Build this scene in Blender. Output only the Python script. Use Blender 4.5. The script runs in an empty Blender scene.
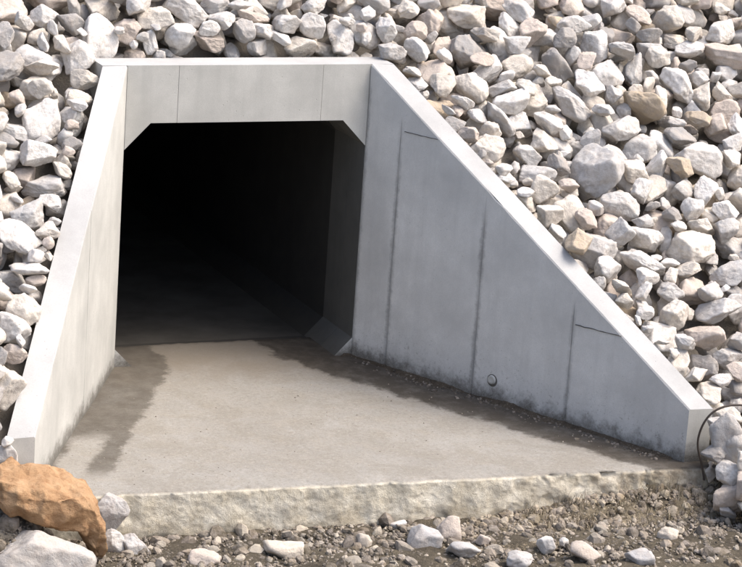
import bpy, bmesh, math
import numpy as np
from mathutils import Vector, noise as mnoise

R = math.radians
rng = np.random.default_rng(11)
scene = bpy.context.scene
col = scene.collection

# ------------------------------------------------------------------ camera
CAM = (-6.4501, -16.9486, 5.4064)
YAW, PITCH, ROLL, FPX = 0.4159, 0.2561, 0.0699, 2600.0
F_ = np.array([math.sin(YAW)*math.cos(PITCH), math.cos(YAW)*math.cos(PITCH), -math.sin(PITCH)])
R0 = np.array([math.cos(YAW), -math.sin(YAW), 0.0]); U0 = np.cross(R0, F_)
R_ = R0*math.cos(ROLL) + U0*math.sin(ROLL); U_ = -R0*math.sin(ROLL) + U0*math.cos(ROLL)
cd = bpy.data.cameras.new('camera'); cam = bpy.data.objects.new('camera', cd); col.objects.link(cam)
cd.sensor_fit = 'HORIZONTAL'; cd.sensor_width = 36.0; cd.lens = FPX/742*36.0
cd.clip_start = 0.1; cd.clip_end = 3000
from mathutils import Matrix
cam.matrix_world = Matrix(((R_[0], U_[0], -F_[0], CAM[0]), (R_[1], U_[1], -F_[1], CAM[1]),
                           (R_[2], U_[2], -F_[2], CAM[2]), (0, 0, 0, 1)))
scene.camera = cam

def project(P):
    d = np.asarray(P) - np.array(CAM); z = d @ F_
    return 371 + FPX*(d @ R_)/z, 283.5 - FPX*(d @ U_)/z, z
def hit(u, v, p, n):                      # a photo pixel's ray meets the plane through p with normal n
    dd = F_ + (u-371)/FPX*R_ - (v-283.5)/FPX*U_
    o = np.array(CAM); n = np.array(n, float)
    return o + dd*(((np.array(p) - o) @ n)/(dd @ n))

# ------------------------------------------------------------------ sky, sun, exposure
SUN_AZ, SUN_EL = R(114), R(58)             # azimuth clockwise from +Y
w = bpy.data.worlds.new('World'); scene.world = w; w.use_nodes = True
nt = w.node_tree; nt.nodes.clear()
sky = nt.nodes.new('ShaderNodeTexSky'); sky.sky_type = 'NISHITA'; sky.sun_disc = False
sky.sun_elevation = SUN_EL; sky.sun_rotation = SUN_AZ
sky.air_density = 1.0; sky.dust_density = 5.5; sky.ozone_density = 1.0
bg = nt.nodes.new('ShaderNodeBackground'); bg.inputs[1].default_value = 0.15
wo = nt.nodes.new('ShaderNodeOutputWorld')
nt.links.new(sky.outputs[0], bg.inputs[0]); nt.links.new(bg.outputs[0], wo.inputs[0])
sl = bpy.data.lights.new('sun', 'SUN'); sl.energy = 1.4; sl.angle = R(38); sl.color = (1, 0.97, 0.93)
sun = bpy.data.objects.new('sun', sl); col.objects.link(sun)
sd = Vector((math.sin(SUN_AZ)*math.cos(SUN_EL), math.cos(SUN_AZ)*math.cos(SUN_EL), math.sin(SUN_EL)))
sun.rotation_euler = sd.to_track_quat('Z', 'Y').to_euler(); sun.location = (20, -5, 40)
vs = scene.view_settings
vs.view_transform = 'Standard'; vs.look = 'None'; vs.gamma = 1.0; vs.use_curve_mapping = False; vs.exposure = 1.05

# ------------------------------------------------------------------ dimensions (metres)
H = 0.915                                  # half the opening's width
HT, HO, HA = 2.193, 1.784, 0.188           # headwall top, opening top, haunch
TH, TW = 0.279, 0.179                      # headwall depth, wing thickness (along x)
RE = (H+1.298, -2.7025); LE = (-H-1.2735, -2.4187); HE = 0.368   # wing ends
def slope_z(y): return 2.15 + 0.665*y

# ------------------------------------------------------------------ helpers
def tag(o, label=None, cat=None, group=None, kind=None):
    if label: o['label'] = label
    if cat: o['category'] = cat
    if group: o['group'] = group
    if kind: o['kind'] = kind
    return o
def mesh_obj(name, verts, faces, mat, parent=None, smooth=False):
    me = bpy.data.meshes.new(name); me.from_pydata([tuple(v) for v in verts], [], faces); me.update()
    bm = bmesh.new(); bm.from_mesh(me); bmesh.ops.recalc_face_normals(bm, faces=bm.faces); bm.to_mesh(me); bm.free()
    me.materials.append(mat)
    if smooth: me.polygons.foreach_set('use_smooth', [True]*len(me.polygons))
    o = bpy.data.objects.new(name, me); col.objects.link(o); o.parent = parent
    return o
def np_mesh(name, V, T, mat, colors=None, smooth=True):
    me = bpy.data.meshes.new(name)
    me.vertices.add(len(V)); me.vertices.foreach_set('co', np.ascontiguousarray(V, dtype=np.float32).ravel())
    me.loops.add(T.size); me.loops.foreach_set('vertex_index', np.ascontiguousarray(T, dtype=np.int32).ravel())
    me.polygons.add(len(T)); me.polygons.foreach_set('loop_start', np.arange(0, T.size, 3, dtype=np.int32))
    me.update(calc_edges=True)
    me.polygons.foreach_set('use_smooth', np.full(len(T), smooth))
    if colors is not None:
        a = me.color_attributes.new('tone', 'FLOAT_COLOR', 'POINT')
        a.data.foreach_set('color', np.ascontiguousarray(colors, dtype=np.float32).ravel())
    me.materials.append(mat); me.validate()
    return me
def vnoise(P, s, seed=0.0, oct=1):
    out = np.zeros(len(P)); amp = 1.0
    for k in range(oct):
        out += amp*np.array([mnoise.noise(Vector((float(p[0])*s+seed, float(p[1])*s-seed*1.7, float(p[2])*s+seed*.3))) for p in P])
        s *= 2.1; amp *= 0.5
    return out

# ------------------------------------------------------------------ materials
class M:
    def __init__(self, name, rough=0.9):
        self.m = bpy.data.materials.new(name); self.m.use_nodes = True
        self.nt = self.m.node_tree; self.b = self.nt.nodes['Principled BSDF']
        self.b.inputs['Roughness'].default_value = rough
        self.b.inputs['Specular IOR Level'].default_value = 0.25
        self.tc = self.n('ShaderNodeTexCoord')
        self.obj = self.tc.outputs['Object']
    def n(self, t, **k):
        x = self.nt.nodes.new(t)
        for a, b in k.items(): setattr(x, a, b)
        return x
    def l(self, a, b): self.nt.links.new(a, b)
    def noise(self, scale, detail=4, rough=0.55, vec=None, dist=0.0):
        x = self.n('ShaderNodeTexNoise'); x.inputs['Scale'].default_value = scale
        x.inputs['Detail'].default_value = detail; x.inputs['Roughness'].default_value = rough
        x.inputs['Distortion'].default_value = dist
        self.l(vec or self.obj, x.inputs['Vector']); return x.outputs['Fac']
    def ramp(self, fac, *stops):
        x = self.n('ShaderNodeValToRGB'); e = x.color_ramp.elements
        while len(e) < len(stops): e.new(0.5)
        for k, (p, c) in enumerate(stops):
            e[k].position = p; e[k].color = (c if len(c) == 4 else (*c, 1)) if hasattr(c, '__len__') else (c, c, c, 1)
        self.l(fac, x.inputs[0]); return x.outputs[0]
    def math(self, op, a, b=None, clamp=False):
        x = self.n('ShaderNodeMath', operation=op, use_clamp=clamp)
        for k, v in enumerate((a, b)):
            if v is None: continue
            if isinstance(v, (int, float)): x.inputs[k].default_value = v
            else: self.l(v, x.inputs[k])
        return x.outputs[0]
    def mix(self, fac, a, b, mode='MIX'):
        x = self.n('ShaderNodeMix', data_type='RGBA', blend_type=mode)
        for s, v in ((0, fac), (6, a), (7, b)):
            if isinstance(v, (int, float)): x.inputs[s].default_value = v
            elif isinstance(v, tuple): x.inputs[s].default_value = (*v, 1)
            else: self.l(v, x.inputs[s])
        return x.outputs[2]
    def sep(self, vec=None):
        x = self.n('ShaderNodeSeparateXYZ'); self.l(vec or self.obj, x.inputs[0]); return x.outputs
    def mapping(self, scale):
        x = self.n('ShaderNodeMapping'); x.inputs['Scale'].default_value = scale; self.l(self.obj, x.inputs[0]); return x.outputs[0]
    def step(self, v, lo, hi):             # smooth 0..1
        x = self.n('ShaderNodeMapRange', interpolation_type='SMOOTHSTEP')
        x.inputs[1].default_value = lo; x.inputs[2].default_value = hi; self.l(v, x.inputs[0]); return x.outputs[0]
    def done(self, color, bump=None, strength=0.4, dist=0.01):
        self.l(color, self.b.inputs['Base Color'])
        if bump is not None:
            x = self.n('ShaderNodeBump'); x.inputs['Strength'].default_value = strength; x.inputs['Distance'].default_value = dist
            self.l(bump, x.inputs['Height']); self.l(x.outputs[0], self.b.inputs['Normal'])
        return self.m

def concrete(name, base, streak=0.25, blot=0.3, grime=0.0, seams=()):
    k = M(name, 0.85)
    big = k.noise(1.6, 5, 0.6); mid = k.noise(9, 5, 0.6); fine = k.noise(120, 3, 0.6)
    d = tuple(c*(1-blot) for c in base); h = tuple(min(c*1.1, 0.8) for c in base)
    c = k.mix(k.ramp(big, (0.3, 0.0), (0.7, 1.0)), d, h)
    st = k.noise(1.0, 4, 0.6, vec=k.mapping((7, 7, 0.55)))
    c = k.mix(k.math('MULTIPLY', k.ramp(st, (0.5, 0.0), (0.75, 1.0)), streak), c, tuple(x*0.55 for x in base))
    c = k.mix(k.math('MULTIPLY', k.ramp(mid, (0.35, 1.0), (0.6, 0.0)), 0.22), c, tuple(x*0.7 for x in base))
    v = k.n('ShaderNodeTexVoronoi'); v.inputs['Scale'].default_value = 22; k.l(k.obj, v.inputs[0])
    pin = k.ramp(v.outputs['Distance'], (0.06, 1.0), (0.12, 0.0))
    pinm = k.math('MULTIPLY', pin, k.ramp(k.noise(3, 2), (0.5, 0.0), (0.6, 1.0)))
    c = k.mix(k.math('MULTIPLY', pinm, 0.45), c, tuple(x*0.4 for x in base))
    if seams:                              # rust and laitance bled along the form joints; painted shadow at the headwall corner
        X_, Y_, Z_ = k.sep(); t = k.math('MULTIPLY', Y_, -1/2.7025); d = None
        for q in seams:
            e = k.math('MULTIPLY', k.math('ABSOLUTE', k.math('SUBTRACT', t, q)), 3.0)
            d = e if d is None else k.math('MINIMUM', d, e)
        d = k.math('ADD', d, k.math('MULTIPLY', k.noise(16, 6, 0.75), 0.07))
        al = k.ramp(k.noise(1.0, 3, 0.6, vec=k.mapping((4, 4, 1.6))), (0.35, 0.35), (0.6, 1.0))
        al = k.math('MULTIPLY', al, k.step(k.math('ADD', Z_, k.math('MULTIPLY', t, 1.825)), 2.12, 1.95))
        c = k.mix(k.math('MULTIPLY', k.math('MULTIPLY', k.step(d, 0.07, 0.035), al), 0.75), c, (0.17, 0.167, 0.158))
        sp_ = k.ramp(k.noise(38, 5, 0.75), (0.57, 0.0), (0.66, 1.0))
        c = k.mix(k.math('MULTIPLY', k.math('MULTIPLY', sp_, k.step(k.math('ADD', Z_, k.math('MULTIPLY', k.noise(4, 4), -0.5)), 0.2, -0.15)), 0.6), c, (0.15, 0.14, 0.12))
    if grime:                              # splashed earth on the foot of the wall, ragged
        z = k.sep()[2]
        g = k.math('ADD', z, k.math('MULTIPLY', k.noise(9, 6, 0.75), -0.30))
        c = k.mix(k.math('MULTIPLY', k.step(g, 0.0, -0.15), grime), c, (0.07, 0.06, 0.045))
    c = k.mix(k.math('MULTIPLY', k.ramp(fine, (0.35, 0.0), (0.65, 1.0)), 0.3), c, tuple(x*0.62 for x in base))
    bmp = k.math('ADD', k.math('MULTIPLY', mid, 0.5), k.math('SUBTRACT', k.math('MULTIPLY', fine, 0.35), pinm))
    return k.done(c, bmp, 0.3, 0.006)

CONC = concrete('concrete_wall', (0.54, 0.53, 0.49), streak=0.4, blot=0.3, grime=0.9)
CONC_R = concrete('concrete_wall_shade_side', (0.62, 0.612, 0.588), streak=0.3, blot=0.26, grime=0.9, seams=(0.0, 0.11, 0.383, 0.663))  # shaded wing's copy, cooler tone put in; first seam paints the corner shadow
CONC_TOP = concrete('concrete_trowelled', (0.45, 0.446, 0.435), streak=0.0, blot=0.28)
BARREL_SHADE_FRONT = concrete('concrete_mouth_shade', (0.12, 0.118, 0.11), grime=0.5)  # mouth concrete darkened: the opening's shade is put into its colour
BARREL_SHADE_FLOOR = concrete('barrel_floor_shade', (0.12, 0.108, 0.09), blot=0.6)  # inner floor darkened the same way, shade painted in
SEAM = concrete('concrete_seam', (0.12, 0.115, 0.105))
BARREL_SHADE = concrete('concrete_barrel_shade', (0.05, 0.048, 0.045), grime=0.5)  # deeper sections darker still, painted as the shade of the barrel

def apron_mat():
    k = M('apron_floor', 0.9)
    x, y, z = k.sep()
    big = k.noise(1.3, 5, 0.6); mid = k.noise(6, 6, 0.65); fine = k.noise(60, 4, 0.65); grit = k.noise(220, 2, 0.6)
    c = k.mix(k.ramp(big, (0.3, 0.0), (0.7, 1.0)), (0.235, 0.223, 0.20), (0.295, 0.284, 0.26))
    wash = k.noise(1.0, 5, 0.6, vec=k.mapping((1.6, 5, 1)), dist=0.6)        # silt washed across the floor
    c = k.mix(k.math('MULTIPLY', k.ramp(wash, (0.45, 0.0), (0.75, 1.0)), 0.28), c, (0.27, 0.235, 0.19))
    c = k.mix(k.math('MULTIPLY', k.ramp(mid, (0.5, 0.0), (0.7, 1.0)), 0.3), c, (0.30, 0.265, 0.21))
    mot = k.noise(2.4, 7, 0.7, dist=0.5)
    c = k.mix(k.math('MULTIPLY', k.ramp(mot, (0.45, 0.0), (0.58, 1.0)), 0.45), c, (0.2, 0.18, 0.148))
    spk = k.noise(34, 6, 0.8)
    c = k.mix(k.math('MULTIPLY', k.ramp(spk, (0.54, 0.0), (0.62, 1.0)), 0.4), c, (0.13, 0.115, 0.092))
    c = k.mix(k.math('MULTIPLY', k.ramp(spk, (0.38, 1.0), (0.46, 0.0)), 0.3), c, (0.40, 0.385, 0.35))
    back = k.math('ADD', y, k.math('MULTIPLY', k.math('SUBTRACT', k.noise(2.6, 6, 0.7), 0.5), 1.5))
    c = k.mix(k.math('MULTIPLY', k.step(back, -0.75, 0.15), 0.75), c, (0.19, 0.158, 0.12))  # browner towards the portal: partly silt, partly shade put into the colour
    c = k.mix(k.math('MULTIPLY', k.ramp(fine, (0.5, 0.0), (0.66, 1.0)), 0.5), c, (0.2, 0.175, 0.14))
    c = k.mix(k.math('MULTIPLY', k.ramp(grit, (0.35, 1.0), (0.52, 0.0)), 0.4), c, (0.16, 0.14, 0.11))
    y = k.math('MINIMUM', y, 0.0)
    # damp earth along the foot of the right wing
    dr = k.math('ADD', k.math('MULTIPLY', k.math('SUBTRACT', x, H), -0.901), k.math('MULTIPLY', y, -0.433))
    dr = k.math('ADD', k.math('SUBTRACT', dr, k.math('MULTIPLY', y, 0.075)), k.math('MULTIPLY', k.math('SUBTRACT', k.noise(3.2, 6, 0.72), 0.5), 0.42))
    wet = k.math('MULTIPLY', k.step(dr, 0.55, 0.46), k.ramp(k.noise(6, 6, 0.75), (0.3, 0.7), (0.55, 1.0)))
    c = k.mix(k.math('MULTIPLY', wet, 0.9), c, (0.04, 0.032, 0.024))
    # damp loop along the left wing with a drier tongue inside it
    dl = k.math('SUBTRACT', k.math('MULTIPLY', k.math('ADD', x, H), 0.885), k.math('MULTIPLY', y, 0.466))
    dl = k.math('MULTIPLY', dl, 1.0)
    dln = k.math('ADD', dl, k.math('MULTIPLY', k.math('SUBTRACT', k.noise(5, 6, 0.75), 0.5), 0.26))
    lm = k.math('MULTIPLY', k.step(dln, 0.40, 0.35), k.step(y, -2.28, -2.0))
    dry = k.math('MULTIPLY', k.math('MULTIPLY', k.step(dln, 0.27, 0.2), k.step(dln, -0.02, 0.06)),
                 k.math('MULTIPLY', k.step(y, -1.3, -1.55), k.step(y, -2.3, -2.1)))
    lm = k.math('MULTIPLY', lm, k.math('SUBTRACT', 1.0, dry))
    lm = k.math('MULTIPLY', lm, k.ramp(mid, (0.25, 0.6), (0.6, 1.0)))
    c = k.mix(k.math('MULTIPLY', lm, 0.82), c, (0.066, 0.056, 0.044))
    # broken front face: chalky cream with earthy pits
    fr = k.step(z, -0.008, -0.03)
    fc = k.mix(k.ramp(mid, (0.35, 0.0), (0.65, 1.0)), (0.68, 0.62, 0.49), (0.80, 0.755, 0.64))
    fc = k.mix(k.math('MULTIPLY', k.ramp(k.noise(14, 6, 0.7), (0.54, 0.0), (0.68, 1.0)), 0.4), fc, (0.38, 0.32, 0.22))
    fc = k.mix(k.math('MULTIPLY', k.ramp(k.noise(45, 5, 0.75), (0.56, 0.0), (0.66, 1.0)), 0.45), fc, (0.22, 0.18, 0.12))
    lst = k.noise(3.2, 7, 0.72, dist=0.7)
    fc = k.mix(k.math('MULTIPLY', k.ramp(lst, (0.5, 0.0), (0.6, 1.0)), 0.32), fc, (0.40, 0.335, 0.23))
    fc = k.mix(k.math('MULTIPLY', k.step(k.math('ADD', z, k.math('MULTIPLY', k.noise(6, 6, 0.7), 0.3)), -0.03, -0.14), 0.5), fc, (0.24, 0.195, 0.13))
    eros = k.math('MULTIPLY', k.step(x, 0.7, 1.9), k.ramp(k.noise(5, 6, 0.7), (0.35, 0.0), (0.6, 1.0)))
    fc = k.mix(k.math('MULTIPLY', eros, 0.8), fc, (0.22, 0.175, 0.12))
    c = k.mix(fr, c, fc)
    bmp = k.math('ADD', k.math('MULTIPLY', mid, 0.6), k.math('ADD', k.math('MULTIPLY', fine, 0.4), k.math('MULTIPLY', grit, 0.2)))
    bmp = k.math('ADD', bmp, k.math('MULTIPLY', k.math('MULTIPLY', fr, 2.2), k.math('ADD', k.noise(16, 8, 0.8), k.math('MULTIPLY', spk, 0.7))))
    return k.done(c, bmp, 0.6, 0.014)
APRON = apron_mat()

def rock_mat(name='limestone', dirt=0.5):
    k = M(name, 0.9)
    a = k.n('ShaderNodeVertexColor', layer_name='tone')
    geo = k.n('ShaderNodeNewGeometry'); pos = geo.outputs['Position']
    big = k.noise(6, 4, 0.6, vec=pos); mid = k.noise(24, 6, 0.7, vec=pos); fine = k.noise(110, 4, 0.7, vec=pos)
    c = k.mix(k.math('MULTIPLY', k.ramp(big, (0.4, 0.0), (0.7, 1.0)), 0.45), a.outputs[0], (0.50, 0.43, 0.36))
    c = k.mix(k.math('MULTIPLY', k.ramp(mid, (0.42, 0.0), (0.68, 1.0)), dirt), c, (0.30, 0.265, 0.235))
    c = k.mix(k.math('MULTIPLY', k.ramp(fine, (0.55, 0.0), (0.7, 1.0)), 0.3), c, (0.20, 0.18, 0.165))
    bmp = k.math('ADD', k.math('MULTIPLY', mid, 1.0), k.math('MULTIPLY', fine, 0.35))
    return k.done(c, bmp, 0.6, 0.02)
ROCK = rock_mat()

def soil_mat(name, a, b, gap_lift=False):
    k = M(name, 0.95)
    big = k.noise(2.2, 5, 0.65); mid = k.noise(18, 6, 0.7); fine = k.noise(90, 4, 0.7)
    c = k.mix(k.ramp(big, (0.35, 0.0), (0.65, 1.0)), a, b)
    c = k.mix(k.math('MULTIPLY', k.ramp(mid, (0.45, 0.0), (0.65, 1.0)), 0.6), c, tuple(x*0.45 for x in a))
    c = k.mix(k.math('MULTIPLY', k.ramp(fine, (0.58, 0.0), (0.68, 1.0)), 0.6), c, (0.33, 0.28, 0.2))
    if gap_lift: c = k.mix(k.math('MULTIPLY', k.step(k.sep()[2], -0.2, 0.0), 0.8), c, (0.30, 0.27, 0.23))  # pale fines on the bank, colour lifted to brighten gaps between stones
    return k.done(c, k.math('ADD', mid, k.math('MULTIPLY', fine, 0.5)), 0.9, 0.03)
SOIL = soil_mat('earth', (0.06, 0.05, 0.036), (0.12, 0.1, 0.07), gap_lift=True)
EARTH = soil_mat('pale_earth', (0.13, 0.107, 0.075), (0.27, 0.225, 0.155))
SILT = soil_mat('damp_silt', (0.07, 0.055, 0.04), (0.10, 0.08, 0.058))
def orange_mat():
    k = M('rusty_sandstone', 0.85)
    big = k.noise(5, 5, 0.6); mid = k.noise(22, 6, 0.7); fine = k.noise(120, 4, 0.7)
    c = k.mix(k.ramp(big, (0.35, 0.0), (0.65, 1.0)), (0.33, 0.195, 0.10), (0.44, 0.285, 0.16))
    c = k.mix(k.math('MULTIPLY', k.ramp(mid, (0.5, 0.0), (0.7, 1.0)), 0.5), c, (0.22, 0.095, 0.035))
    c = k.mix(k.math('MULTIPLY', k.ramp(fine, (0.55, 0.0), (0.7, 1.0)), 0.35), c, (0.5, 0.33, 0.18))
    str_ = k.noise(3, 5, 0.6, vec=k.mapping((3, 3, 16)), dist=0.8)
    c = k.mix(k.math('MULTIPLY', k.ramp(str_, (0.55, 0.0), (0.7, 1.0)), 0.55), c, (0.16, 0.075, 0.03))
    c = k.mix(k.math('MULTIPLY', k.ramp(k.noise(9, 4), (0.55, 0.0), (0.65, 1.0)), 0.35), c, (0.55, 0.37, 0.22))
    return k.done(c, k.math('ADD', mid, k.math('MULTIPLY', fine, 0.3)), 0.8, 0.025)
ORANGE = orange_mat()
def plain(name, c, rough):
    k = M(name, rough); n = k.noise(40, 3)
    return k.done(k.mix(n, tuple(x*0.7 for x in c), c))
WIRE = plain('weathered_wire', (0.075, 0.06, 0.05), 0.6)

# ------------------------------------------------------------------ ground: bank, channel bed, far bank, one sheet to the horizon
def axis(lo, hi, step, far):
    near = np.arange(lo, hi+1e-6, step); g = np.geomspace(step*1.5, far, 34)
    return np.concatenate([lo - g[::-1], near, hi + g])
gx = axis(-4.5, 6.5, 0.1, 900); gy = axis(-6.0, 3.0, 0.1, 900)
def sstep(v, a, b):
    t = np.clip((v-a)/(b-a), 0, 1); return t*t*(3-2*t)
def ground_z(x, y):
    bank = np.minimum(slope_z(y) - 0.36, 6.5)
    infront = sstep(np.abs(x-0.05), 1.75, 2.45)
    fr_ = sstep(-y, 2.25, 2.5)*(1-infront)
    bank = bank*(1-fr_) + (-0.9)*fr_
    bed = -0.29 + 0.03*np.sin(1.7*x+0.6)*np.sin(2.3*y)
    far = np.minimum(np.maximum(-0.3 + 0.4*(-7.0 - y), -1), 3.65)
    return np.maximum(np.maximum(bank, bed), far)
X, Y = np.meshgrid(gx, gy); Z = ground_z(X, Y)
P = np.stack([X.ravel(), Y.ravel(), Z.ravel()], 1)
near = (np.abs(P[:, 0]) < 7) & (P[:, 1] > -8) & (P[:, 1] < 4)
P[near, 2] += 0.03*vnoise(P[near], 4.0, 3.1, 3)
nx = len(gx); faces = []
def in_cut(x, y):                          # where the concrete stands, the sheet is open
    if y > 0.42: return False
    if y > -0.02: return abs(x) < H + TW*0.6
    if y < -2.45: return False
    return -(H+TW*0.5) + (LE[0]+H)*(y/LE[1]) < x < H+TW*0.5 + (RE[0]-H)*(y/RE[1])
for j in range(len(gy)-1):
    for i in range(nx-1):
        if in_cut(0.5*(gx[i]+gx[i+1]), 0.5*(gy[j]+gy[j+1])): continue
        faces.append((j*nx+i, j*nx+i+1, (j+1)*nx+i+1, (j+1)*nx+i))
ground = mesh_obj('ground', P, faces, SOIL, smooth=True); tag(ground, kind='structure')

# ------------------------------------------------------------------ the culvert
culvert = bpy.data.objects.new('box_culvert', None); col.objects.link(culvert)
tag(culvert, 'pale concrete box culvert with sloping wing walls and a dark square opening', 'culvert')

def octa(hw, z0, z1, a, b=0.145):
    return [(-hw+b, z0), (hw-b, z0), (hw, z0+b), (hw, z1-a), (hw-a, z1), (-hw+a, z1), (-hw, z1-a), (-hw, z0+b)]
def ring(name, outer, inner, y0, y1, mat, parent, nseg=1):
    n = len(inner); V = []; Fc = []
    ys = np.linspace(y0, y1, nseg+1)
    for y in ys: V += [(x, y, z) for x, z in outer]
    bi = len(V)
    for y in ys: V += [(x, y, z) for x, z in inner]
    for base in (0, bi):
        for s in range(nseg):
            for i in range(n):
                a, b = base+s*n+i, base+s*n+(i+1) % n
                Fc.append((a, b, b+n, a+n))
    for s in (0, nseg):
        for i in range(n):
            Fc.append((s*n+i, s*n+(i+1) % n, bi+s*n+(i+1) % n, bi+s*n+i))
    return mesh_obj(name, V, Fc, mat, parent)
# headwall: core 12 mm behind three cast panels on its face
XO = H+TW
inner = octa(H, 0.0, HO, HA)
outer = [(-XO, -0.4), (XO, -0.4), (XO, 0.6), (XO, HT), (H-HA, HT), (-H+HA, HT), (-XO, HT), (-XO, 0.6)]
headwall = ring('headwall', outer, inner, 0.004, TH, CONC, culvert)
headwall.data.materials.append(CONC_TOP); headwall.data.materials.append(APRON); headwall.data.materials.append(BARREL_SHADE_FRONT)
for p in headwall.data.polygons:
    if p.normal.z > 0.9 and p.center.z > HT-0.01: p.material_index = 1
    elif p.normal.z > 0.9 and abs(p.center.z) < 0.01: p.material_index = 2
    elif abs(p.normal.y) < 0.1 and abs(p.center.x) < H+0.01 and -0.1 < p.center.z < HO+0.01: p.material_index = 3  # reveal of the opening takes the painted shade too
def slab_prism(name, poly_xz, y0, y1, mat, parent):
    n = len(poly_xz)
    V = [(x, y0, z) for x, z in poly_xz] + [(x, y1, z) for x, z in poly_xz]
    Fc = [tuple(range(n)), tuple(range(2*n-1, n-1, -1))] + [(i, (i+1) % n, n+(i+1) % n, n+i) for i in range(n)]
    return mesh_obj(name, V, Fc, mat, parent)
g = 0.0016
slab_prism('form_panel', [(-H+0.003, HO-HA), (-H+HA, HO), (-0.535-g, HO), (-0.535-g, HT), (-H+0.003, HT)], 0.0, 0.0038, CONC, headwall)
slab_prism('form_panel', [(-0.535+g, HO), (0.55-g, HO), (0.55-g, HT), (-0.535+g, HT)], -0.001, 0.0038, CONC, headwall)
slab_prism('form_panel', [(0.55+g, HO), (H-HA, HO), (H-0.003, HO-HA), (H-0.003, HT), (0.55+g, HT)], 0.0005, 0.0038, CONC, headwall)

# barrel sections: each its own precast ring, joints open 14 mm, levels slightly off
y = TH + 0.004
for k, ln in enumerate((0.30, 5.0, 5.0, 5.0)):
    dz, dx = ((0, 0), (-0.012, 0.006), (-0.012, 0.006), (-0.012, 0.006))[k]
    dh = 0.0 if k else 0.0
    inn = [(x+dx, z+dz) for x, z in octa(H, 0.0, HO, HA)]
    out = [(-H-0.2, -0.35), (H+0.2, -0.35), (H+0.2, 0.6), (H+0.2, 1.2), (H+0.2, HO+0.2), (-H-0.2, HO+0.2), (-H-0.2, 1.2), (-H-0.2, 0.6)]
    sec = ring('barrel_section', out, inn, y, y+ln, BARREL_SHADE if k else BARREL_SHADE_FRONT, culvert)
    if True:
        sec.data.materials.append(BARREL_SHADE_FLOOR if k else BARREL_SHADE)  # floors carry painted shade, darkest in the strip at the crack
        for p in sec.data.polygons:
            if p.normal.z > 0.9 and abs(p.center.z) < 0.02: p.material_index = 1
    y += ln + 0.014
slab_prism('end_light_stop', [(-1.2, -0.4), (1.2, -0.4), (1.2, 2.1), (-1.2, 2.1)], y+0.01, y+0.2, BARREL_SHADE, culvert)  # added plate: shuts the far end so no daylight shows through

# wing walls
def wing(side, E, seams, matp, jw):
    s = 1 if side > 0 else -1
    core_off = 0.009
    def inx(t): return s*H + (E[0]-s*H)*t
    def yy(t): return E[1]*t
    def top(t): return HT + (HE-HT)*t
    V = []; n = 24
    for i in range(n+1):
        t = i/n
        wob = 0.0015*math.sin(17*t+side)
        V += [(inx(t)+s*core_off, yy(t)-0.0, -0.4), (inx(t)+s*core_off, yy(t), top(t)+wob),
              (inx(t)+s*TW, yy(t), top(t)+wob-0.004), (inx(t)+s*TW, yy(t), -0.4)]
    Fc = []
    for i in range(n):
        for c in range(4):
            a, b = i*4+c, i*4+(c+1) % 4
            Fc.append((a, b, b+4, a+4))
    Fc += [(0, 1, 2, 3), tuple(n*4+c for c in (3, 2, 1, 0))]
    core = mesh_obj('wing_wall', V, Fc, SEAM, culvert)
    core.data.materials.append(CONC_TOP); core.data.materials.append(CONC)
    for p in core.data.polygons:
        if p.normal.z > 0.4: p.material_index = 1
        elif abs(p.normal.y) > 0.95 or p.normal.x*s > 0.3: p.material_index = 2
    # cast panels between the form joints, each set a hair differently
    edges = [0.0] + seams + [1.0]
    for k in range(len(edges)-1):
        L = math.hypot(E[0]-s*H, E[1]); gp = 0.0002/L
        t0 = edges[k] + (gp if k else 0.0015); t1 = edges[k+1] - (gp if k < len(edges)-2 else 0)
        pr = (0.0, 0.0014, -0.001, 0.0012, -0.0006)[k]
        m = max(4, int((t1-t0)*40)); V = []; nr = 26; per = nr+4
        for i in range(m+1):
            u = i/m
            col_ = []
            for q in range(nr):
                zf = q/(nr-1)
                wv = jw/L*(0.5+mnoise.noise(Vector((edges[k if u < 0.5 else k+1]*31, zf*5.5, side)))*0.9 + 0.35*mnoise.noise(Vector((edges[k if u < 0.5 else k+1]*31, zf*19, side))))
                tt_ = t0+(t1-t0)*u
                wv = (max(wv, 0)+0.0025/L)*(1-float(sstep(np.float64(zf), 0.84, 0.95)))
                if i == 0 and k: tt_ += max(wv, 0)
                if i == m and k < len(edges)-2: tt_ -= max(wv, 0)
                wob = 0.0015*math.sin(17*tt_+side); ch = 0.008 + 0.006*mnoise.noise(Vector((tt_*45, side, 0))) + 0.012*max(0, mnoise.noise(Vector((tt_*23, side, 7)))-0.25)
                ztop = top(tt_)+wob
                col_.append((inx(tt_)-s*pr, yy(tt_), -0.3+(ztop-ch+0.3)*zf))
            V += col_ + [(inx(tt_)-s*pr+s*ch, yy(tt_), ztop), (inx(tt_)+s*core_off, yy(tt_), ztop), (inx(tt_)+s*core_off, yy(tt_), -0.3)]
            V.append(col_[0])
        Fc = []
        for i in range(m):
            for c in range(per-1):
                a, b = i*per+c, i*per+c+1
                Fc.append((a, b, b+per, a+per))
        Fc += [tuple(range(per-1)), tuple(m*per+c for c in range(per-2, -1, -1))]
        pn = mesh_obj('form_panel', V, Fc, matp, core)
        pn.data.materials.append(CONC_TOP); pn.data.materials.append(CONC)
        for p in pn.data.polygons:
            if p.normal.z > 0.5: p.material_index = 1
            elif k == len(edges)-2 and p.normal.y < -0.95: p.material_index = 2
    return core
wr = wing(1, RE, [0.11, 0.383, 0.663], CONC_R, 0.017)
wl = wing(-1, LE, [0.17, 0.42, 0.68], CONC, 0.003)
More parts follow.
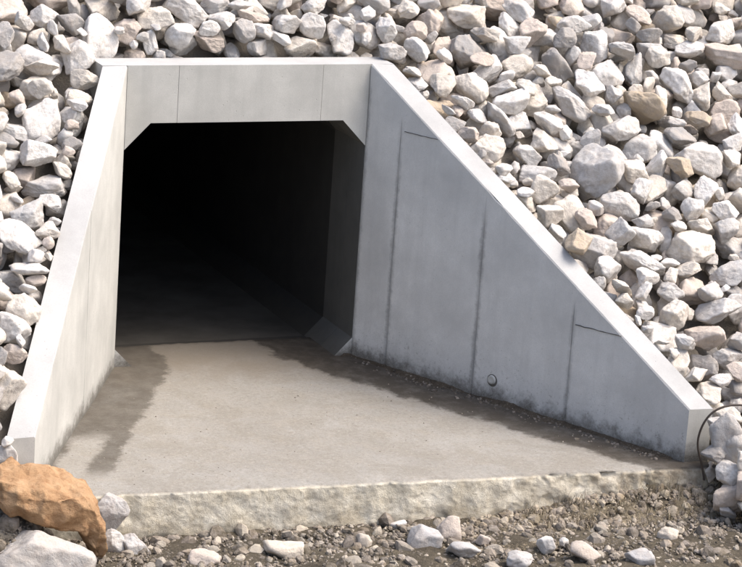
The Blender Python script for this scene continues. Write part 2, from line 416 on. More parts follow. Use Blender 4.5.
# short horizontal form marks on the right wing: thin raised fins left between boards
def on_rwing(t, z, off=0.0):
    return np.array([H + (RE[0]-H)*t - 0.901*off, RE[1]*t - 0.433*off, z])
def fin(t0, z0, t1, z1, hgt):
    V = []; n = 10
    for i in range(n+1):
        t = t0+(t1-t0)*i/n; z = z0+(z1-z0)*i/n + 0.004*mnoise.noise(Vector((i*0.7, t*9, 2)))
        hh = hgt*(0.6+0.5*mnoise.noise(Vector((i*0.9, 3, t))))
        V += [on_rwing(t, z-hh, -0.003), on_rwing(t, z-hh*0.4, 0.006), on_rwing(t, z+hh*0.4, 0.006), on_rwing(t, z+hh, -0.003)]
    Fc = [(i*4+c, i*4+c+1, i*4+c+5, i*4+c+4) for i in range(n) for c in range(3)]
    return mesh_obj('form_mark', V, Fc, SEAM, wr)
fin(0.121, 1.765, 0.225, 1.765, 0.006)
fin(0.67, 0.72, 0.80, 0.73, 0.007)
# form tie hole with its grout plug
def disc(name, c, r, d0, d1, mat, n=18):
    u = np.array([0.433, -0.901, 0]); v = np.array([0, 0, 1.0]); V = []
    nrm = np.array([-0.901, -0.433, 0])
    for rr, dd in ((r, d0), (r*0.86, d1), (r*0.5, d1*0.6)):
        for i in range(n):
            a = 2*math.pi*i/n; V.append(c + u*rr*math.cos(a) + v*rr*math.sin(a) + nrm*dd)
    Fc = [(q*n+i, q*n+(i+1) % n, (q+1)*n+(i+1) % n, (q+1)*n+i) for q in range(2) for i in range(n)] + [tuple(range(2*n, 3*n))]
    return mesh_obj(name, V, Fc, mat, wr, smooth=True)
disc('tie_hole', on_rwing(0.444, 0.15), 0.046, -0.001, 0.004, SEAM)
disc('grout_plug', on_rwing(0.444, 0.156), 0.034, 0.003, 0.018, CONC)

# apron slab: uneven floor, broken front face
def edge_y(x): return -2.49 - (x+1.79)*0.075
NX, NY, NF = 380, 50, 34
NB = 12
V = []
xs = np.linspace(0, 1, NX+1)
for j in range(NB):
    for u in xs:
        xv = -H+0.03 + u*(2*H-0.06) - (0.08*(j/NB))*(1-2*u); yb = 0.535 + 0.018*mnoise.noise(Vector((xv*5, 1, 9))) + 0.012*mnoise.noise(Vector((xv*17, 1, 9))); yv = yb - (yb-0.012)*j/NB
        V.append((xv, yv, (-0.03 if j == 0 else 0.012) + 0.006*mnoise.noise(Vector((xv*2.5, yv*2.5, 5))) + 0.003*mnoise.noise(Vector((xv*13, yv*13, 7)))))
for j in range(NY+1):
    v = j/NY
    for u in xs:
        xf = -2.36 + u*4.78
        yf = edge_y(xf) + 0.022*mnoise.noise(Vector((xf*6, 1.0, 0))) + 0.012*mnoise.noise(Vector((xf*23, 4.0, 0)))
        x0 = -H-0.05 + u*(2*H+0.1)
        yv = 0.008 + (yf-0.008)*v; q = v
        xv = x0 + (xf-x0)*q
        zz = 0.006*mnoise.noise(Vector((xv*2.5, yv*2.5, 5))) + 0.003*mnoise.noise(Vector((xv*13, yv*13, 7)))
        if v > 0.97: zz -= 0.006*(v-0.97)/0.03*(1+mnoise.noise(Vector((xv*15, 3, 3))))
        V.append((xv, yv, zz + 0.012*max(0, 1-v*6)))
for j in range(1, NF+1):
    v = j/NF
    for u in xs:
        xf = -2.36 + u*4.78
        yf = edge_y(xf) + 0.022*mnoise.noise(Vector((xf*6, 1.0, 0)))
        z = -0.42*v
        p = Vector((xf*7, z*9, 0)); p2 = Vector((xf*24, z*26, 2))
        ero = float(sstep(np.float64(xf), 0.3, 2.0))
        cv = mnoise.voronoi(Vector((xf*4+0.5*mnoise.noise(p), z*6+0.5*mnoise.noise(p*1.3), 0.5)))[0]
        chip = max(0.0, mnoise.noise(Vector((xf*5.3, z*7, 6)))-0.12) + 0.6*max(0.0, mnoise.noise(Vector((xf*13, z*15, 8)))-0.2)
        yv = yf - 0.012 + chip*0.05*(0.35+1.2*ero+0.8*max(0, v-0.45)) - 0.006*(cv[1]-cv[0]) + 0.005*mnoise.noise(p)*(1+3*ero) + 0.006*mnoise.noise(p2*1.7)*(0.7+ero) + 0.004*mnoise.noise(p2*4) - 0.05*ero*v - 0.02*max(0, v-0.5)
        V.append((xf, yv, z - 0.005 + 0.008*mnoise.noise(p2*1.3)))
NR = NB+NY+NF; Fc = [(j*(NX+1)+i, j*(NX+1)+i+1, (j+1)*(NX+1)+i+1, (j+1)*(NX+1)+i) for j in range(NR) for i in range(NX)]
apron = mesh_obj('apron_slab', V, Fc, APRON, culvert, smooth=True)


# ------------------------------------------------------------------ stones
def ico(sub):
    bm = bmesh.new(); bmesh.ops.create_icosphere(bm, subdivisions=sub, radius=1.0)
    bm.verts.ensure_lookup_table()
    D = np.array([v.co[:] for v in bm.verts]); T = np.array([[v.index for v in f.verts] for f in bm.faces]); bm.free()
    return D/np.linalg.norm(D, axis=1)[:, None], T
ICO = {k: ico(k) for k in (1, 2, 3, 4, 5)}
def stone_shape(flat=None, p=None):
    """an angular quarried block: the soft intersection of random half-spaces"""
    n = rng.integers(8, 15)
    N = rng.normal(size=(n, 3)); N /= np.linalg.norm(N, axis=1)[:, None]
    d = rng.uniform(0.66, 1.08, n)
    if rng.random() < 0.5:                  # some split with opposite faces
        B = np.eye(3) + rng.normal(size=(3, 3))*0.3
        N = np.vstack([N, B, -B + rng.normal(size=(3, 3))*0.25]); N /= np.linalg.norm(N, axis=1)[:, None]
        d = np.append(d, rng.uniform(0.68, 0.95, 6))
    p = p or rng.uniform(32, 95)
    ph = rng.uniform(0, 6.28, 4); fr = rng.normal(size=(4, 3))*1.8
    sc = np.array([1.0, rng.uniform(0.6, 0.95), flat or rng.uniform(0.42, 0.85)])
    return N, d, p, ph, fr, sc, rng.uniform(0, 90)
def stone_eval(sh, sub, size, rough=0.0):
    N, d, p, ph, fr, sc, seed = sh; D, T = ICO[sub]
    A = np.maximum(D @ N.T, 1e-4)/d
    r = ((A**p).sum(1) + (1/1.36)**p)**(-1/p)
    for k in range(2): r = r*(1 + 0.035*np.sin(D @ fr[k] + ph[k]))
    if rough:
        nz = np.array([mnoise.noise((x*2.3+seed, y*2.3, z*2.3)) + 0.55*mnoise.noise((x*5.5, y*5.5+seed, z*5.5)) + 0.3*mnoise.noise((x*13, y*13, z*13+seed)) for x, y, z in D.tolist()])
        r = r*(1 + rough*nz)
    Vv = D*r[:, None]*sc
    return Vv*(size/(Vv[:, 0].max()-Vv[:, 0].min())), T
def stone(sub, size, flat=None, p=None, rough=0.0):
    sh = stone_shape(flat, p); V_, T = stone_eval(sh, sub, size, rough); return V_, T, sh
def rot(tilt):
    a, b, c = rng.uniform(0, 2*math.pi), rng.normal()*tilt, rng.normal()*tilt
    from mathutils import Euler
    e = np.array(Euler((b, c, 0)).to_matrix()) ; z = np.array(Euler((0, 0, a)).to_matrix())
    s = np.array(Euler((math.atan(0.665)*0.8, 0, 0)).to_matrix())
    return s @ e @ z
TONES = [('white', (0.66, 0.635, 0.60), 0.33), ('cream', (0.61, 0.56, 0.49), 0.28), ('pinkish tan', (0.53, 0.455, 0.395), 0.13),
         ('light grey', (0.48, 0.465, 0.445), 0.18), ('dark grey', (0.29, 0.28, 0.27), 0.06), ('ochre', (0.46, 0.37, 0.265), 0.02)]
def pick_tone():
    k = rng.choice(len(TONES), p=[t[2] for t in TONES]); c = np.array(TONES[k][1])*rng.uniform(0.9, 1.1)
    return TONES[k][0], c

# height field in plan; stones are let fall on it one after another
GX0, GX1, GY0, GY1, GS = -3.9, 5.9, -4.3, 1.7, 0.025
WX = int((GX1-GX0)/GS); WY = int((GY1-GY0)/GS)
cx = GX0+(np.arange(WX)+0.5)*GS; cy = GY0+(np.arange(WY)+0.5)*GS
CX, CY = np.meshgrid(cx, cy)
base = ground_z(CX, CY) + 0.02
HF = base.copy()
tR = np.clip(CY/RE[1], 0, 1); tL = np.clip(CY/LE[1], 0, 1)
rin = H+(RE[0]-H)*tR; lin = -H+(LE[0]+H)*tL
wing_r = (CY < 0) & (CY > RE[1]) & (CX > rin-0.02) & (CX < rin+TW+0.01)
wing_l = (CY < 0) & (CY > LE[1]) & (CX < lin+0.02) & (CX > lin-TW-0.01)
hw = (CY >= 0) & (CY < TH) & (np.abs(CX) < XO)
HF[wing_r] = (HT+(HE-HT)*tR)[wing_r]; HF[wing_l] = (HT+(HE-HT)*tL)[wing_l]; HF[hw] = HT
conc = wing_r | wing_l | hw
BLOCK = ((CY < 0.03) & (CY > -2.95) & (CX > lin+0.0) & (CX < rin-0.0)) | ((CY < -2.5) & (CX > -2.85) & (CX < 2.22))
target = np.maximum(slope_z(CY), -0.24)
rocks = []                                   # (V world, T, tone name, colour, size, sc)
def raster(Vr):
    ix = np.floor(Vr[:, 0]/GS).astype(int); iy = np.floor(Vr[:, 1]/GS).astype(int)
    x0, y0 = ix.min(), iy.min(); nxx, nyy = ix.max()-x0+1, iy.max()-y0+1
    lo = np.full((nyy, nxx), np.inf); hi = np.full((nyy, nxx), -np.inf)
    np.minimum.at(lo, (iy-y0, ix-x0), Vr[:, 2]); np.maximum.at(hi, (iy-y0, ix-x0), Vr[:, 2])
    return x0, y0, lo, hi
def drop(Vr, cand, sink, over, limit_over=True):
    x0, y0, lo, hi = raster(Vr); ok = np.isfinite(lo); best = None
    ny_, nx_ = lo.shape
    for (px, py) in cand:
        i = int(round((px-GX0)/GS))+x0; j = int(round((py-GY0)/GS))+y0
        if i < 0 or j < 0 or i+nx_ > WX or j+ny_ > WY: continue
        sl_ = (slice(j, j+ny_), slice(i, i+nx_))
        if (BLOCK[sl_] & ok).any(): continue
        h = HF[sl_]; d = (h-lo)[ok]
        z = np.quantile(d, 1-sink)
        cm = conc[sl_] & ok
        if cm.any():
            if cm.sum() > 0.35*ok.sum(): continue
            z = max(z, (h-lo)[cm].max())
        score = (z + hi[ok].max()) - target[sl_][ok].mean()
        if best is None or score < best[0]: best = (score, px, py, z, sl_)
    if best is None or (limit_over and best[0] > over): return None
    s, px, py, z, sl_ = best
    HF[sl_] = np.where(ok, np.maximum(HF[sl_], hi+z), HF[sl_])
    return np.array([round((px-GX0)/GS)*GS+GX0, round((py-GY0)/GS)*GS+GY0, z])
def add_rock(size, cand, tilt=0.5, sink=0.16, over=0.1, sub=4, flat=None, tone=None, limit=True):
    Vl, T, sh = stone(sub, size, flat); RM = rot(tilt); Vr = Vl @ RM.T
    o = drop(Vr, cand, sink, over, limit)
    if o is None: return False
    nm, c = pick_tone()
    if tone: nm = tone; c = np.array(dict((t[0], t[1]) for t in TONES)[tone])*rng.uniform(0.95, 1.05)
    rocks.append([Vr+o, T, nm, c, size, sh, RM, o]); return True

# a bed of hidden rubble first, then the stones that stand out in the photograph, then the rest
for k in range(1000):
    add_rock(rng.uniform(0.12, 0.26), [(rng.uniform(-3.6, 5.6), rng.uniform(-4.0, 1.4)) for _ in range(5)], over=-0.05, sub=3)
SEEDS = [(92, 12, 62, 'white'), (20, 22, 34, 'cream'), (40, 165, 44, 'light grey'), (64, 132, 30, 'cream'), (15, 120, 34, 'white'), (22, 197, 42, 'light grey'),
  (28, 222, 44, 'white'), (12, 262, 34, 'pinkish tan'), (40, 75, 36, 'cream'), (75, 75, 34, 'light grey'), (18, 320, 36, 'white'), (12, 375, 40, 'cream'),
  (186, 20, 40, 'white'), (150, 44, 32, 'light grey'), (287, 42, 52, 'light grey'), (345, 24, 42, 'white'), (240, 45, 34, 'cream'), (262, 15, 34, 'cream'),
  (400, 18, 40, 'cream'), (440, 30, 36, 'pinkish tan'), (598, 55, 50, 'white'), (660, 118, 48, 'white'), (692, 272, 52, 'pinkish tan'), (664, 325, 48, 'white'), (640, 282, 42, 'ochre'),
  (600, 242, 46, 'light grey'), (530, 176, 46, 'cream'), (548, 212, 42, 'white'), (703, 192, 38, 'white'), (650, 168, 44, 'cream'), (496, 126, 36, 'cream'),
  (434, 88, 40, 'ochre'), (468, 82, 46, 'cream'), (562, 147, 40, 'light grey'), (702, 382, 34, 'white'), (640, 52, 42, 'light grey'), (724, 296, 50, 'light grey'),
  (500, 22, 42, 'white'), (560, 100, 40, 'pinkish tan'), (700, 90, 44, 'cream'), (610, 200, 34, 'pinkish tan'), (575, 262, 36, 'ochre'), (728, 150, 40, 'light grey'), (720, 30, 42, 'cream')]
for u, v, px, tone in SEEDS:
    q = hit(u, v, (0, 0, 2.17), (0, -0.665, 1))
    add_rock(px/148*0.98, [(q[0]+dx, q[1]+dy) for dx in (-0.05, 0, 0.05) for dy in (-0.05, 0, 0.05)], tilt=0.35, over=0.30, sub=5, tone=tone)
def beside(kind, dlo, dhi):
    if kind == 'r': t = rng.uniform(0, 1); return H+(RE[0]-H)*t+TW+rng.uniform(dlo, dhi), RE[1]*t
    if kind == 'l': t = rng.uniform(0, 0.98); return -H+(LE[0]+H)*t-TW-rng.uniform(dlo, dhi), LE[1]*t
    return rng.uniform(-XO-0.1, XO+0.1), TH+rng.uniform(dlo, dhi)
for k in range(220):
    kd = 'rlhl'[k % 4]; sz = rng.uniform(0.14, 0.3)
    add_rock(sz, [beside(kd, sz*0.42, sz*0.75) for _ in range(8)], tilt=0.5, over=0.07, sub=4)
for k in range(1500):
    t = k/1500
    size = float(np.clip(rng.lognormal(math.log(0.30-0.12*t), 0.26), 0.10, 0.42))
    c = [(rng.uniform(-3.7, 5.7), rng.uniform(-4.1, 1.5)) for _ in range(7)]
    # most trials go where the photograph looks
    if rng.random() < 0.72: c = [(rng.uniform(-2.9, 4.6), rng.uniform(-3.3, 0.9)) for _ in range(9)]
    add_rock(size, c, tilt=0.55, over=0.085+0.02*rng.normal(), sub=4)
for k in range(160):
    kd = 'rlh'[k % 3]; sz = rng.uniform(0.08, 0.17)
    add_rock(sz, [beside(kd, sz*0.35, sz*1.2) for _ in range(10)], tilt=0.6, over=0.05, sub=4)
for k in range(500):
    add_rock(rng.uniform(0.07, 0.14), [(rng.uniform(-2.9, 4.6), rng.uniform(-3.0, 0.9)) for _ in range(14)], tilt=0.7, over=-0.02, sub=3)
print('stones', len(rocks))

# who shows, and how large: splat everything into a small depth buffer
BW, BH = 371, 284
depth = np.full((BH, BW), np.inf); ids = np.full((BH, BW), -1)
def splat(Pts, idn):
    u, v, z = project(Pts); iu = (u/2).astype(int); iv = (v/2).astype(int)
    m = (iu >= 0) & (iu < BW) & (iv >= 0) & (iv < BH); iu, iv, z = iu[m], iv[m], z[m]
    o = np.argsort(-z); iu, iv, z = iu[o], iv[o], z[o]
    c = z < depth[iv, iu]
    depth[iv[c], iu[c]] = z[c]; ids[iv[c], iu[c]] = idn
tt, zz = np.meshgrid(np.linspace(0, 1, 500), np.linspace(-0.3, 1, 400))
for s, E in ((1, RE), (-1, LE)):
    top = HT+(HE-HT)*tt
    splat(np.stack([s*H+(E[0]-s*H)*tt, E[1]*tt, zz*top], -1).reshape(-1, 3), -2)
for k, r in enumerate(rocks):
    Vt = r[0]; Tt = r[1]; splat(np.vstack([Vt, Vt[Tt].mean(1)]), k)
vis = np.array([(ids == k).sum() for k in range(len(rocks))])
ctr = np.array([r[0].mean(0) for r in rocks]); cu, cv, _ = project(ctr)

order = [int(k) for k in np.argsort(-vis)[:285] if vis[k] >= 6]
ORD = 'largest,second largest,third largest,fourth largest,fifth largest,sixth largest,seventh largest,eighth largest,ninth largest,tenth largest'.split(',')
def ordinal(k):
    if k < 10: return ORD[k]
    return {10: 'eleventh', 11: 'twelfth', 12: 'thirteenth', 13: 'fourteenth', 14: 'fifteenth', 15: 'sixteenth', 16: 'seventeenth', 17: 'eighteenth'}.get(k, '%dth' % (k+1)) + ' largest'
def zone(k):
    u, v = cu[k], cv[k]; x, y, z = ctr[k]
    rx = H+(RE[0]-H)*min(max(y/RE[1], 0), 1)+TW
    lx = -H+(LE[0]+H)*min(max(y/LE[1], 0), 1)-TW
    if v > 440: return 'by the foot of the left wing wall' if u < 371 else 'beyond the foot of the right wing wall'
    if y > 0 and y < TH+0.32 and abs(x) < 1.05: return 'along the back of the headwall top' + (' left half' if u < 250 else ' right half')
    if y < 0 and 0 < x-rx < 0.24: return 'against the outer edge of the right wing, ' + ('upper' if v < 180 else 'middle' if v < 290 else 'lower') + ' third'
    if y < 0 and 0 < lx-x < 0.24: return 'against the outer edge of the left wing, ' + ('upper' if v < 230 else 'lower') + ' half'
    if u < 130: return 'on the left bank, ' + ('top corner' if v < 90 else 'upper part' if v < 240 else 'lower part')
    if u < 400 and v < 70: return 'on the bank above the opening' + (', left' if u < 260 else ', right')
    if u > 660: return 'at the right picture edge, ' + ('top' if v < 110 else 'upper middle' if v < 230 else 'lower middle' if v < 330 else 'bottom')
    return 'on the right bank, ' + ('top' if v < 60 else 'upper part' if v < 125 else 'middle part' if v < 210 else 'lower part') + ('' if u > 530 else ' left side')
seen = {}
used = set(order)
for k in order:
    Vt, T, nm, c, size, sh, RM, ofs = rocks[k]
    Vl, T = stone_eval(sh, 5 if vis[k] > 60 else 4, size, 0.075); Vt = Vl @ RM.T + ofs
    o0 = np.array([ctr[k][0], ctr[k][1], Vt[:, 2].min()])
    me = np_mesh('riprap_stone', Vt-o0, T, ROCK, np.tile(np.append(c, 1), (len(Vt), 1)))
    o = bpy.data.objects.new('riprap_stone', me); o.location = o0; col.objects.link(o)
    zk = zone(k); n = seen.get((nm, zk), 0); seen[(nm, zk)] = n+1
    tag(o, '%s %s stone %s' % (ordinal(n), nm, zk), 'stone', 'riprap stones on the bank')
VV, TT, CC = [], [], []; nv = 0
for k, r in enumerate(rocks):
    if k in used: continue
    Vl, T = stone_eval(r[5], 4 if vis[k] > 3 else 3, r[4], 0.075 if vis[k] > 3 else 0); r[0] = Vl @ r[6].T + r[7]; r[1] = T
    VV.append(r[0]); TT.append(r[1]+nv); nv += len(r[0]); CC.append(np.tile(np.append(r[3], 1), (len(r[0]), 1)))
me = np_mesh('riprap_rubble', np.vstack(VV), np.vstack(TT), ROCK, np.vstack(CC))
o = bpy.data.objects.new('riprap_rubble', me); col.objects.link(o)
tag(o, 'smaller pale rubble filling the gaps between the riprap stones', 'rubble', kind='stuff')

# ------------------------------------------------------------------ stones by the slab's front and the wing ends, set one by one
def set_stone(name, u, v, wpx, hpx, yplane, color, label, group=None, sub=5, flat=None, depth_=0.8, tilt=0.0, p=None, cat='stone'):
    q = hit(u, v, (0, yplane, 0), (0, 1, 0)); dist = np.linalg.norm(q-np.array(CAM)); s = dist/FPX
    Vl, T, sc = stone(sub, 1.0, flat=0.8, p=p, rough=0.075)
    ext = Vl.max(0)-Vl.min(0); Vl = (Vl-(Vl.max(0)+Vl.min(0))/2)/ext
    Vl = Vl*np.array([wpx*s, wpx*s*depth_, hpx*s])
    ca, sa = math.cos(tilt), math.sin(tilt)
    Vl = Vl @ np.array([[ca, 0, sa], [0, 1, 0], [-sa, 0, ca]]).T
    ya = -0.35; Vl = Vl @ np.array([[math.cos(ya), -math.sin(ya), 0], [math.sin(ya), math.cos(ya), 0], [0, 0, 1]]).T
    me = np_mesh(name, Vl, T, ROCK, np.tile(np.append(np.array(color), 1), (len(Vl), 1)))
    ob = bpy.data.objects.new(name, me); ob.location = q; col.objects.link(ob)
    tag(ob, label, cat, group); return ob
W_, C_, G_, D_, P_ = (0.58, 0.56, 0.53), (0.55, 0.49, 0.41), (0.42, 0.41, 0.40), (0.26, 0.255, 0.25), (0.5, 0.43, 0.37)
set_stone('loose_stone', 727, 443, 34, 68, -2.85, G_, 'tall grey block standing against the end of the right wing', tilt=-0.2)
set_stone('loose_stone', 728, 500, 34, 34, -3.1, P_, 'brownish stone below the tall grey block at right edge')
set_stone('loose_stone', 735, 545, 40, 34, -3.3, C_, 'cream stone in the bottom right corner')
set_stone('loose_stone', 36, 562, 120, 62, -3.0, (0.43, 0.41, 0.385), 'large white boulder under the orange stone in bottom left corner', depth_=0.6)
set_stone('loose_stone', 8, 516, 38, 34, -2.62, G_, 'grey stone under the left end of the orange stone', tilt=0.4)
set_stone('loose_stone', 114, 545, 22, 34, -2.72, W_, 'small white stone right beside the tail of the orange stone')
set_stone('loose_stone', 135, 552, 32, 36, -2.76, G_, 'light grey block right of the small white stone by the slab')
set_stone('loose_stone', 112, 514, 36, 42, -2.56, G_, 'grey broken block at the left corner of the slab front', depth_=0.5)
set_stone('loose_stone', 6, 458, 24, 32, -2.42, W_, 'white rounded stone against the end face of the left wing')
set_stone('loose_stone', 2, 483, 26, 24, -2.5, C_, 'cream stone left of the left wing end above the orange stone')
for i, (u, v, a, b, c, lab) in enumerate([
    (283, 551, 42, 20, C_, 'cream flat stone in the gravel left of centre'), (364, 541, 17, 18, C_, 'small upright cream stone in the gravel at centre'),
    (425, 537, 36, 24, G_, 'light grey stone right of centre below the slab edge'), (449, 530, 26, 30, P_, 'tan wedge stone standing against the slab front'),
    (464, 549, 34, 18, G_, 'low grey stone right of the tan wedge stone'), (483, 540, 15, 13, P_, 'small tan pebble beside the low grey stone'),
    (398, 525, 18, 10, W_, 'small white stone tucked under the slab edge'), (546, 545, 20, 18, W_, 'white stone in the earth below the slab right half'),
    (564, 543, 10, 12, W_, 'tiny white stone right of the white stone'), (585, 553, 32, 24, P_, 'pinkish stone half buried in the earth at right'),
    (668, 536, 24, 18, C_, 'cream stone half buried near the right wing foot'), (205, 560, 34, 18, P_, 'tan stone low in the gravel left of the cream flat stone'),
    (520, 560, 28, 16, G_, 'grey stone at the bottom edge right of centre'), (640, 558, 30, 18, G_, 'grey stone at the bottom edge near the right')]):
    q = hit(u, v, (0, 0, -0.30 + 0.3*b/160), (0, 0, 1))
    set_stone('gravel_stone', u, v, a, b, min(q[1], edge_y(q[0])-0.05), c, lab, 'stones below the slab', sub=4)

# ------------------------------------------------------------------ the orange stone: a bent slab bridging the boulders
def swept(name, pts, rad, mat, nring=40, nseg=28, amp=0.02, seed=1.0):
    pts = np.array(pts); t = np.linspace(0, 1, len(pts)); tq = np.linspace(0, 1, nring)
    C = np.stack([np.interp(tq, t, pts[:, k]) for k in range(3)], 1); Rr = np.stack([np.interp(tq, t, np.array(rad)[:, k]) for k in range(2)], 1)
    for _ in range(4): C[1:-1] = (C[:-2]+2*C[1:-1]+C[2:])/4; Rr[1:-1] = (Rr[:-2]+2*Rr[1:-1]+Rr[2:])/4
    tan = np.gradient(C, axis=0); tan /= np.linalg.norm(tan, axis=1)[:, None]
    V = []
    for i in range(nring):
        dep = np.array([0.0, 1.0, 0.25]); b = np.cross(tan[i], dep); b /= np.linalg.norm(b); dvec = np.cross(b, tan[i])
        e = min(i, nring-1-i)/(nring-1); cap = min(1, (e*9))**0.5
        for j in range(nseg):
            a = 2*math.pi*j/nseg; ca, sa = math.cos(a), math.sin(a)
            x = math.copysign(abs(ca)**0.5, ca)*Rr[i, 0]*cap; yv = math.copysign(abs(sa)**0.6, sa)*Rr[i, 1]*cap
            V.append(C[i]+b*x+dvec*yv)
    V = np.array(V); V += rng.normal(size=V.shape)*amp
    Fc = [(i*nseg+j, i*nseg+(j+1) % nseg, (i+1)*nseg+(j+1) % nseg, (i+1)*nseg+j) for i in range(nring-1) for j in range(nseg)]
    Fc += [tuple(range(nseg)), tuple(range((nring-1)*nseg, nring*nseg))]
    org = np.array([V[:, 0].mean(), V[:, 1].mean(), V[:, 2].min()])
    o = mesh_obj(name, V-org, Fc, mat); o.location = org
    bm = bmesh.new(); bm.from_mesh(o.data); bmesh.ops.triangulate(bm, faces=bm.faces)
    for _ in range(3): bmesh.ops.subdivide_edges(bm, edges=[e for e in bm.edges if e.calc_length() > 0.016], cuts=1); bmesh.ops.triangulate(bm, faces=bm.faces)
    bm.normal_update()
    for v in bm.verts:
        q = v.co; v.co = q + v.normal*(0.010*mnoise.noise(q*14) + 0.006*mnoise.noise(q*33) + 0.003*mnoise.noise(q*75))
    bmesh.ops.recalc_face_normals(bm, faces=bm.faces)
    bm.to_mesh(o.data); bm.free(); o.data.polygons.foreach_set('use_smooth', [True]*len(o.data.polygons)); return o
pp = [hit(u, v, (0, yp, 0), (0, 1, 0)) for u, v, yp in [(-16, 486, -2.64), (12, 488, -2.66), (40, 493, -2.69), (66, 499, -2.72), (86, 512, -2.75), (97, 533, -2.80), (98, 561, -2.84)]]
os_ = swept('orange_stone', pp, [(0.085, 0.16), (0.10, 0.2), (0.135, 0.22), (0.145, 0.22), (0.115, 0.19), (0.055, 0.12), (0.025, 0.06)], ORANGE, nring=13, nseg=12, amp=0.013)
tag(os_, 'rust orange bent stone slab lying across pale boulders at lower left', 'stone')

# ------------------------------------------------------------------ wire loop at the end of the right wing
wp = [hit(u, v, (0, yp, 0), (0, 1, 0)) for u, v, yp in [(760, 409, -2.98), (742, 404, -2.97), (728, 405, -2.96), (714, 410, -2.94), (704, 421, -2.92), (698, 436, -2.9), (697, 450, -2.88), (702, 463, -2.86), (704, 480, -2.86)]]
cu_ = bpy.data.curves.new('wire', 'CURVE'); cu_.dimensions = '3D'; cu_.bevel_depth = 0.0075; cu_.bevel_resolution = 3
sp = cu_.splines.new('NURBS'); sp.points.add(len(wp)-1)
for i, q in enumerate(wp): sp.points[i].co = (*q, 1)
sp.use_endpoint_u = True; sp.order_u = 4
tmp = bpy.data.objects.new('tmp', cu_); col.objects.link(tmp)
dg = bpy.context.evaluated_depsgraph_get(); me = bpy.data.meshes.new_from_object(tmp.evaluated_get(dg)); bpy.data.objects.remove(tmp)
me.materials.clear(); me.materials.append(WIRE)
wire = bpy.data.objects.new('wire', me); col.objects.link(wire)
tag(wire, 'thin dark bent wire curling past the end of the right wing', 'wire')

# ------------------------------------------------------------------ gravel below the slab, and silt at the foot of the right wing
def scatter(name, n, place, smin, smax, mat, label, cat, tones, sub=2, smooth=False):
    VV, TT, CC = [], [], []; nv = 0
    protos = [stone(sub, 1.0, p=45, rough=0.08) for _ in range(60)]
    for k in range(n):
        c, f = place()
        if c is None: continue
        Vl, T, sc = protos[k % 60]; s = float(np.clip(rng.lognormal(math.log(smin*1.5), 0.75), smin, smax))*f
        Vr = Vl*s @ rot(0.6).T + c + np.array([0, 0, s*0.05])
        tc = np.array(tones[rng.integers(len(tones))])*rng.uniform(0.55, 1.1)
        VV.append(Vr); TT.append(T+nv); nv += len(Vr); CC.append(np.tile(np.append(tc, 1), (len(Vr), 1)))
    me = np_mesh(name, np.vstack(VV), np.vstack(TT), mat, np.vstack(CC), smooth)
    ob = bpy.data.objects.new(name, me); col.objects.link(ob); tag(ob, label, cat, kind='stuff'); return ob
def bed_place():
    x = rng.uniform(-2.6, 3.4); yv = edge_y(x) - 0.02 - abs(rng.normal())*0.75
    zz = float(ground_z(np.array([x]), np.array([yv]))[0])
    heap = 0.11*float(sstep(np.float64(x), 0.6, 2.0))*math.exp(-((edge_y(x)-yv)/0.18)**2)
    return np.array([x, yv, zz+heap*rng.uniform(0.2, 1.0)]), 1.0
scatter('gravel', 6500, bed_place, 0.013, 0.13, ROCK, 'brown and grey gravel strewn over the earth below the slab', 'gravel',
        [(0.12, 0.10, 0.07), (0.18, 0.15, 0.11), (0.08, 0.068, 0.05), (0.3, 0.27, 0.22), (0.2, 0.16, 0.11), (0.13, 0.11, 0.08), (0.42, 0.37, 0.29)])
scatter('fine_gravel', 9000, bed_place, 0.006, 0.03, ROCK, 'fine dark grit between the gravel below the slab', 'grit',
        [(0.10, 0.082, 0.058), (0.06, 0.05, 0.037), (0.16, 0.13, 0.09), (0.25, 0.21, 0.15)], sub=1)
# earth bank washed against the slab front, right half
V = []; n1, n2 = 260, 60
for j in range(n2+1):
    for i in range(n1+1):
        x = 0.2 + 2.6*i/n1; d = -0.06 + 0.62*j/n2
        hh = 0.17*float(sstep(np.float64(x), 0.4, 2.0))*math.exp(-(max(d, 0)/0.22)**2)
        p = Vector((x*6, d*6, 1)); p2 = Vector((x*22, d*22, 3))
        V.append((x, edge_y(x)-d, -0.31 + hh*(1+0.4*mnoise.noise(p)) + 0.022*mnoise.noise(p2)*(0.5+hh*3) + 0.02*mnoise.noise(p2*2.3) + 0.01*mnoise.noise(p2*5)))
Fc = [(j*(n1+1)+i, j*(n1+1)+i+1, (j+1)*(n1+1)+i+1, (j+1)*(n1+1)+i) for j in range(n2) for i in range(n1)]
tag(mesh_obj('earth_bank', V, Fc, EARTH, smooth=True), 'crumbling brown earth washed against the right half of the slab front', 'earth', kind='stuff')
def crumb_place():
    x = rng.uniform(0.5, 2.7); d = abs(rng.normal())*0.2
    hh = 0.17*float(sstep(np.float64(x), 0.4, 2.0))*math.exp(-(d/0.22)**2)
    return np.array([x, edge_y(x)-d, -0.31+hh]), 1.0
scatter('earth_crumbs', 2600, crumb_place, 0.010, 0.075, ROCK, 'crumbs of cream and brown broken earth on the right half of the slab front', 'crumbs',
        [(0.30, 0.25, 0.17), (0.2, 0.16, 0.11), (0.42, 0.36, 0.27), (0.12, 0.095, 0.065), (0.25, 0.2, 0.13)])
VV, TT, CC = [], [], []; nv = 0
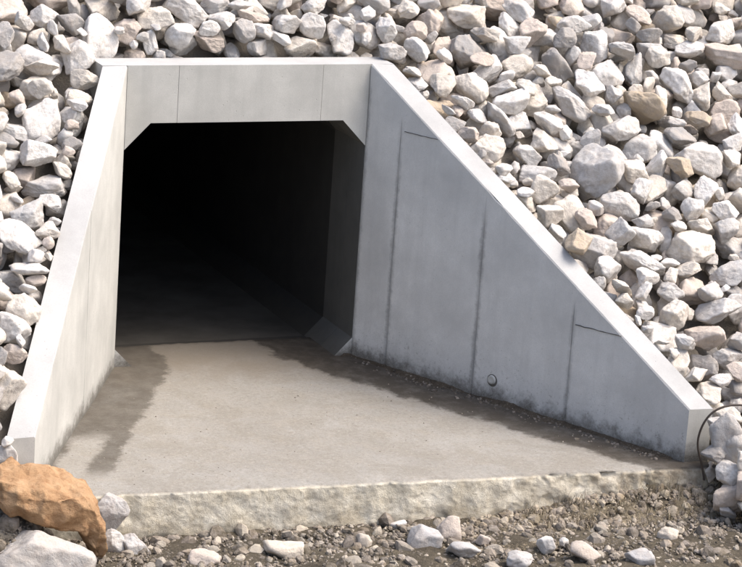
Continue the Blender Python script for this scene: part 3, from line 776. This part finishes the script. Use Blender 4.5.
for q in range(70):
    x = 1.0+1.75*rng.random()**0.7; d = abs(rng.normal())*0.22+0.02
    hh = 0.17*float(sstep(np.float64(x), 0.4, 2.0))*math.exp(-(d/0.22)**2)
    b0 = np.array([x, edge_y(x)-d, -0.32+hh])
    tc = np.array([(0.20, 0.16, 0.09), (0.13, 0.11, 0.06), (0.28, 0.23, 0.14), (0.09, 0.08, 0.045)][rng.integers(4)])
    for _ in range(rng.integers(8, 24)):
        a = rng.uniform(0, 6.28); L = rng.uniform(0.05, 0.17); lean = rng.uniform(0.2, 1.3); wd = rng.uniform(0.0012, 0.0028)
        o0 = b0 + np.array([rng.normal()*0.025, rng.normal()*0.025, 0]); dr_ = np.array([math.cos(a), math.sin(a), 0]); sd_ = np.array([-dr_[1], dr_[0], 0])*wd
        P1 = o0 + dr_*L*0.3*lean + np.array([0, 0, L*0.5]); P2 = o0 + dr_*L*lean*0.8 + np.array([0, 0, L*(1-0.45*lean)])
        VV.append(np.array([o0-sd_, o0+sd_, P1-sd_*0.8, P1+sd_*0.8, P2])); TT.append(np.array([[0, 1, 3], [0, 3, 2], [2, 3, 4]])+nv); nv += 5
        CC.append(np.tile(np.append(tc*rng.uniform(0.7, 1.2), 1), (5, 1)))
o = bpy.data.objects.new('dry_grass', np_mesh('dry_grass', np.vstack(VV), np.vstack(TT), ROCK, np.vstack(CC))); col.objects.link(o)
tag(o, 'sparse dry brown grass over the earth at the right end of the slab front', 'grass', kind='stuff')
# silt ridge
V = []; n1, n2 = 120, 12
for j in range(n2+1):
    for i in range(n1+1):
        t = -0.03 + 1.0*i/n1; wv = 0.10+0.05*mnoise.noise(Vector((t*7, 2, 0)))
        d = -0.01 + wv*j/n2; prof = (1-(j/n2))**1.2
        q = on_rwing(max(t, 0.002), 0, d)
        hgt = (0.028+0.022*mnoise.noise(Vector((t*9, 8, 0))))*min(1, (1.0-t)*6+0.2)
        q[2] = -0.006 + hgt*prof + 0.008*mnoise.noise(Vector((q[0]*30, q[1]*30, 4)))*(1-j/n2)
        if t < 0.002: q[0] += (t-0.002)*2.2
        V.append(q)
Fc = [(j*(n1+1)+i, j*(n1+1)+i+1, (j+1)*(n1+1)+i+1, (j+1)*(n1+1)+i) for j in range(n2) for i in range(n1)]
tag(mesh_obj('silt_ridge', V, Fc, SILT, smooth=True), 'dark damp silt lying along the foot of the right wing', 'silt', kind='stuff')
def silt_place():
    t = rng.uniform(0.0, 0.95); d = abs(rng.normal())*0.07+0.01
    return on_rwing(t, 0.0, d), 1.0
scatter('silt_crumbs', 500, silt_place, 0.008, 0.03, ROCK, 'small dark crumbs of earth along the right wing foot', 'crumbs',
        [(0.07, 0.055, 0.04), (0.12, 0.1, 0.075), (0.05, 0.042, 0.03)])
def grit_place():
    v = rng.random()**0.7; yv = -2.45*v; xl = -H+(LE[0]+H)*(yv/LE[1])+0.05; xr = H+(RE[0]-H)*(yv/RE[1])-0.05
    return np.array([rng.uniform(xl, xr), yv, 0.0]), 1.0
scatter('floor_grit', 260, grit_place, 0.004, 0.012, ROCK, 'fine grit scattered over the slab floor', 'grit',
        [(0.3, 0.26, 0.2), (0.2, 0.17, 0.13), (0.45, 0.41, 0.35)])
print('tris', sum(len(m.polygons) for m in bpy.data.meshes))
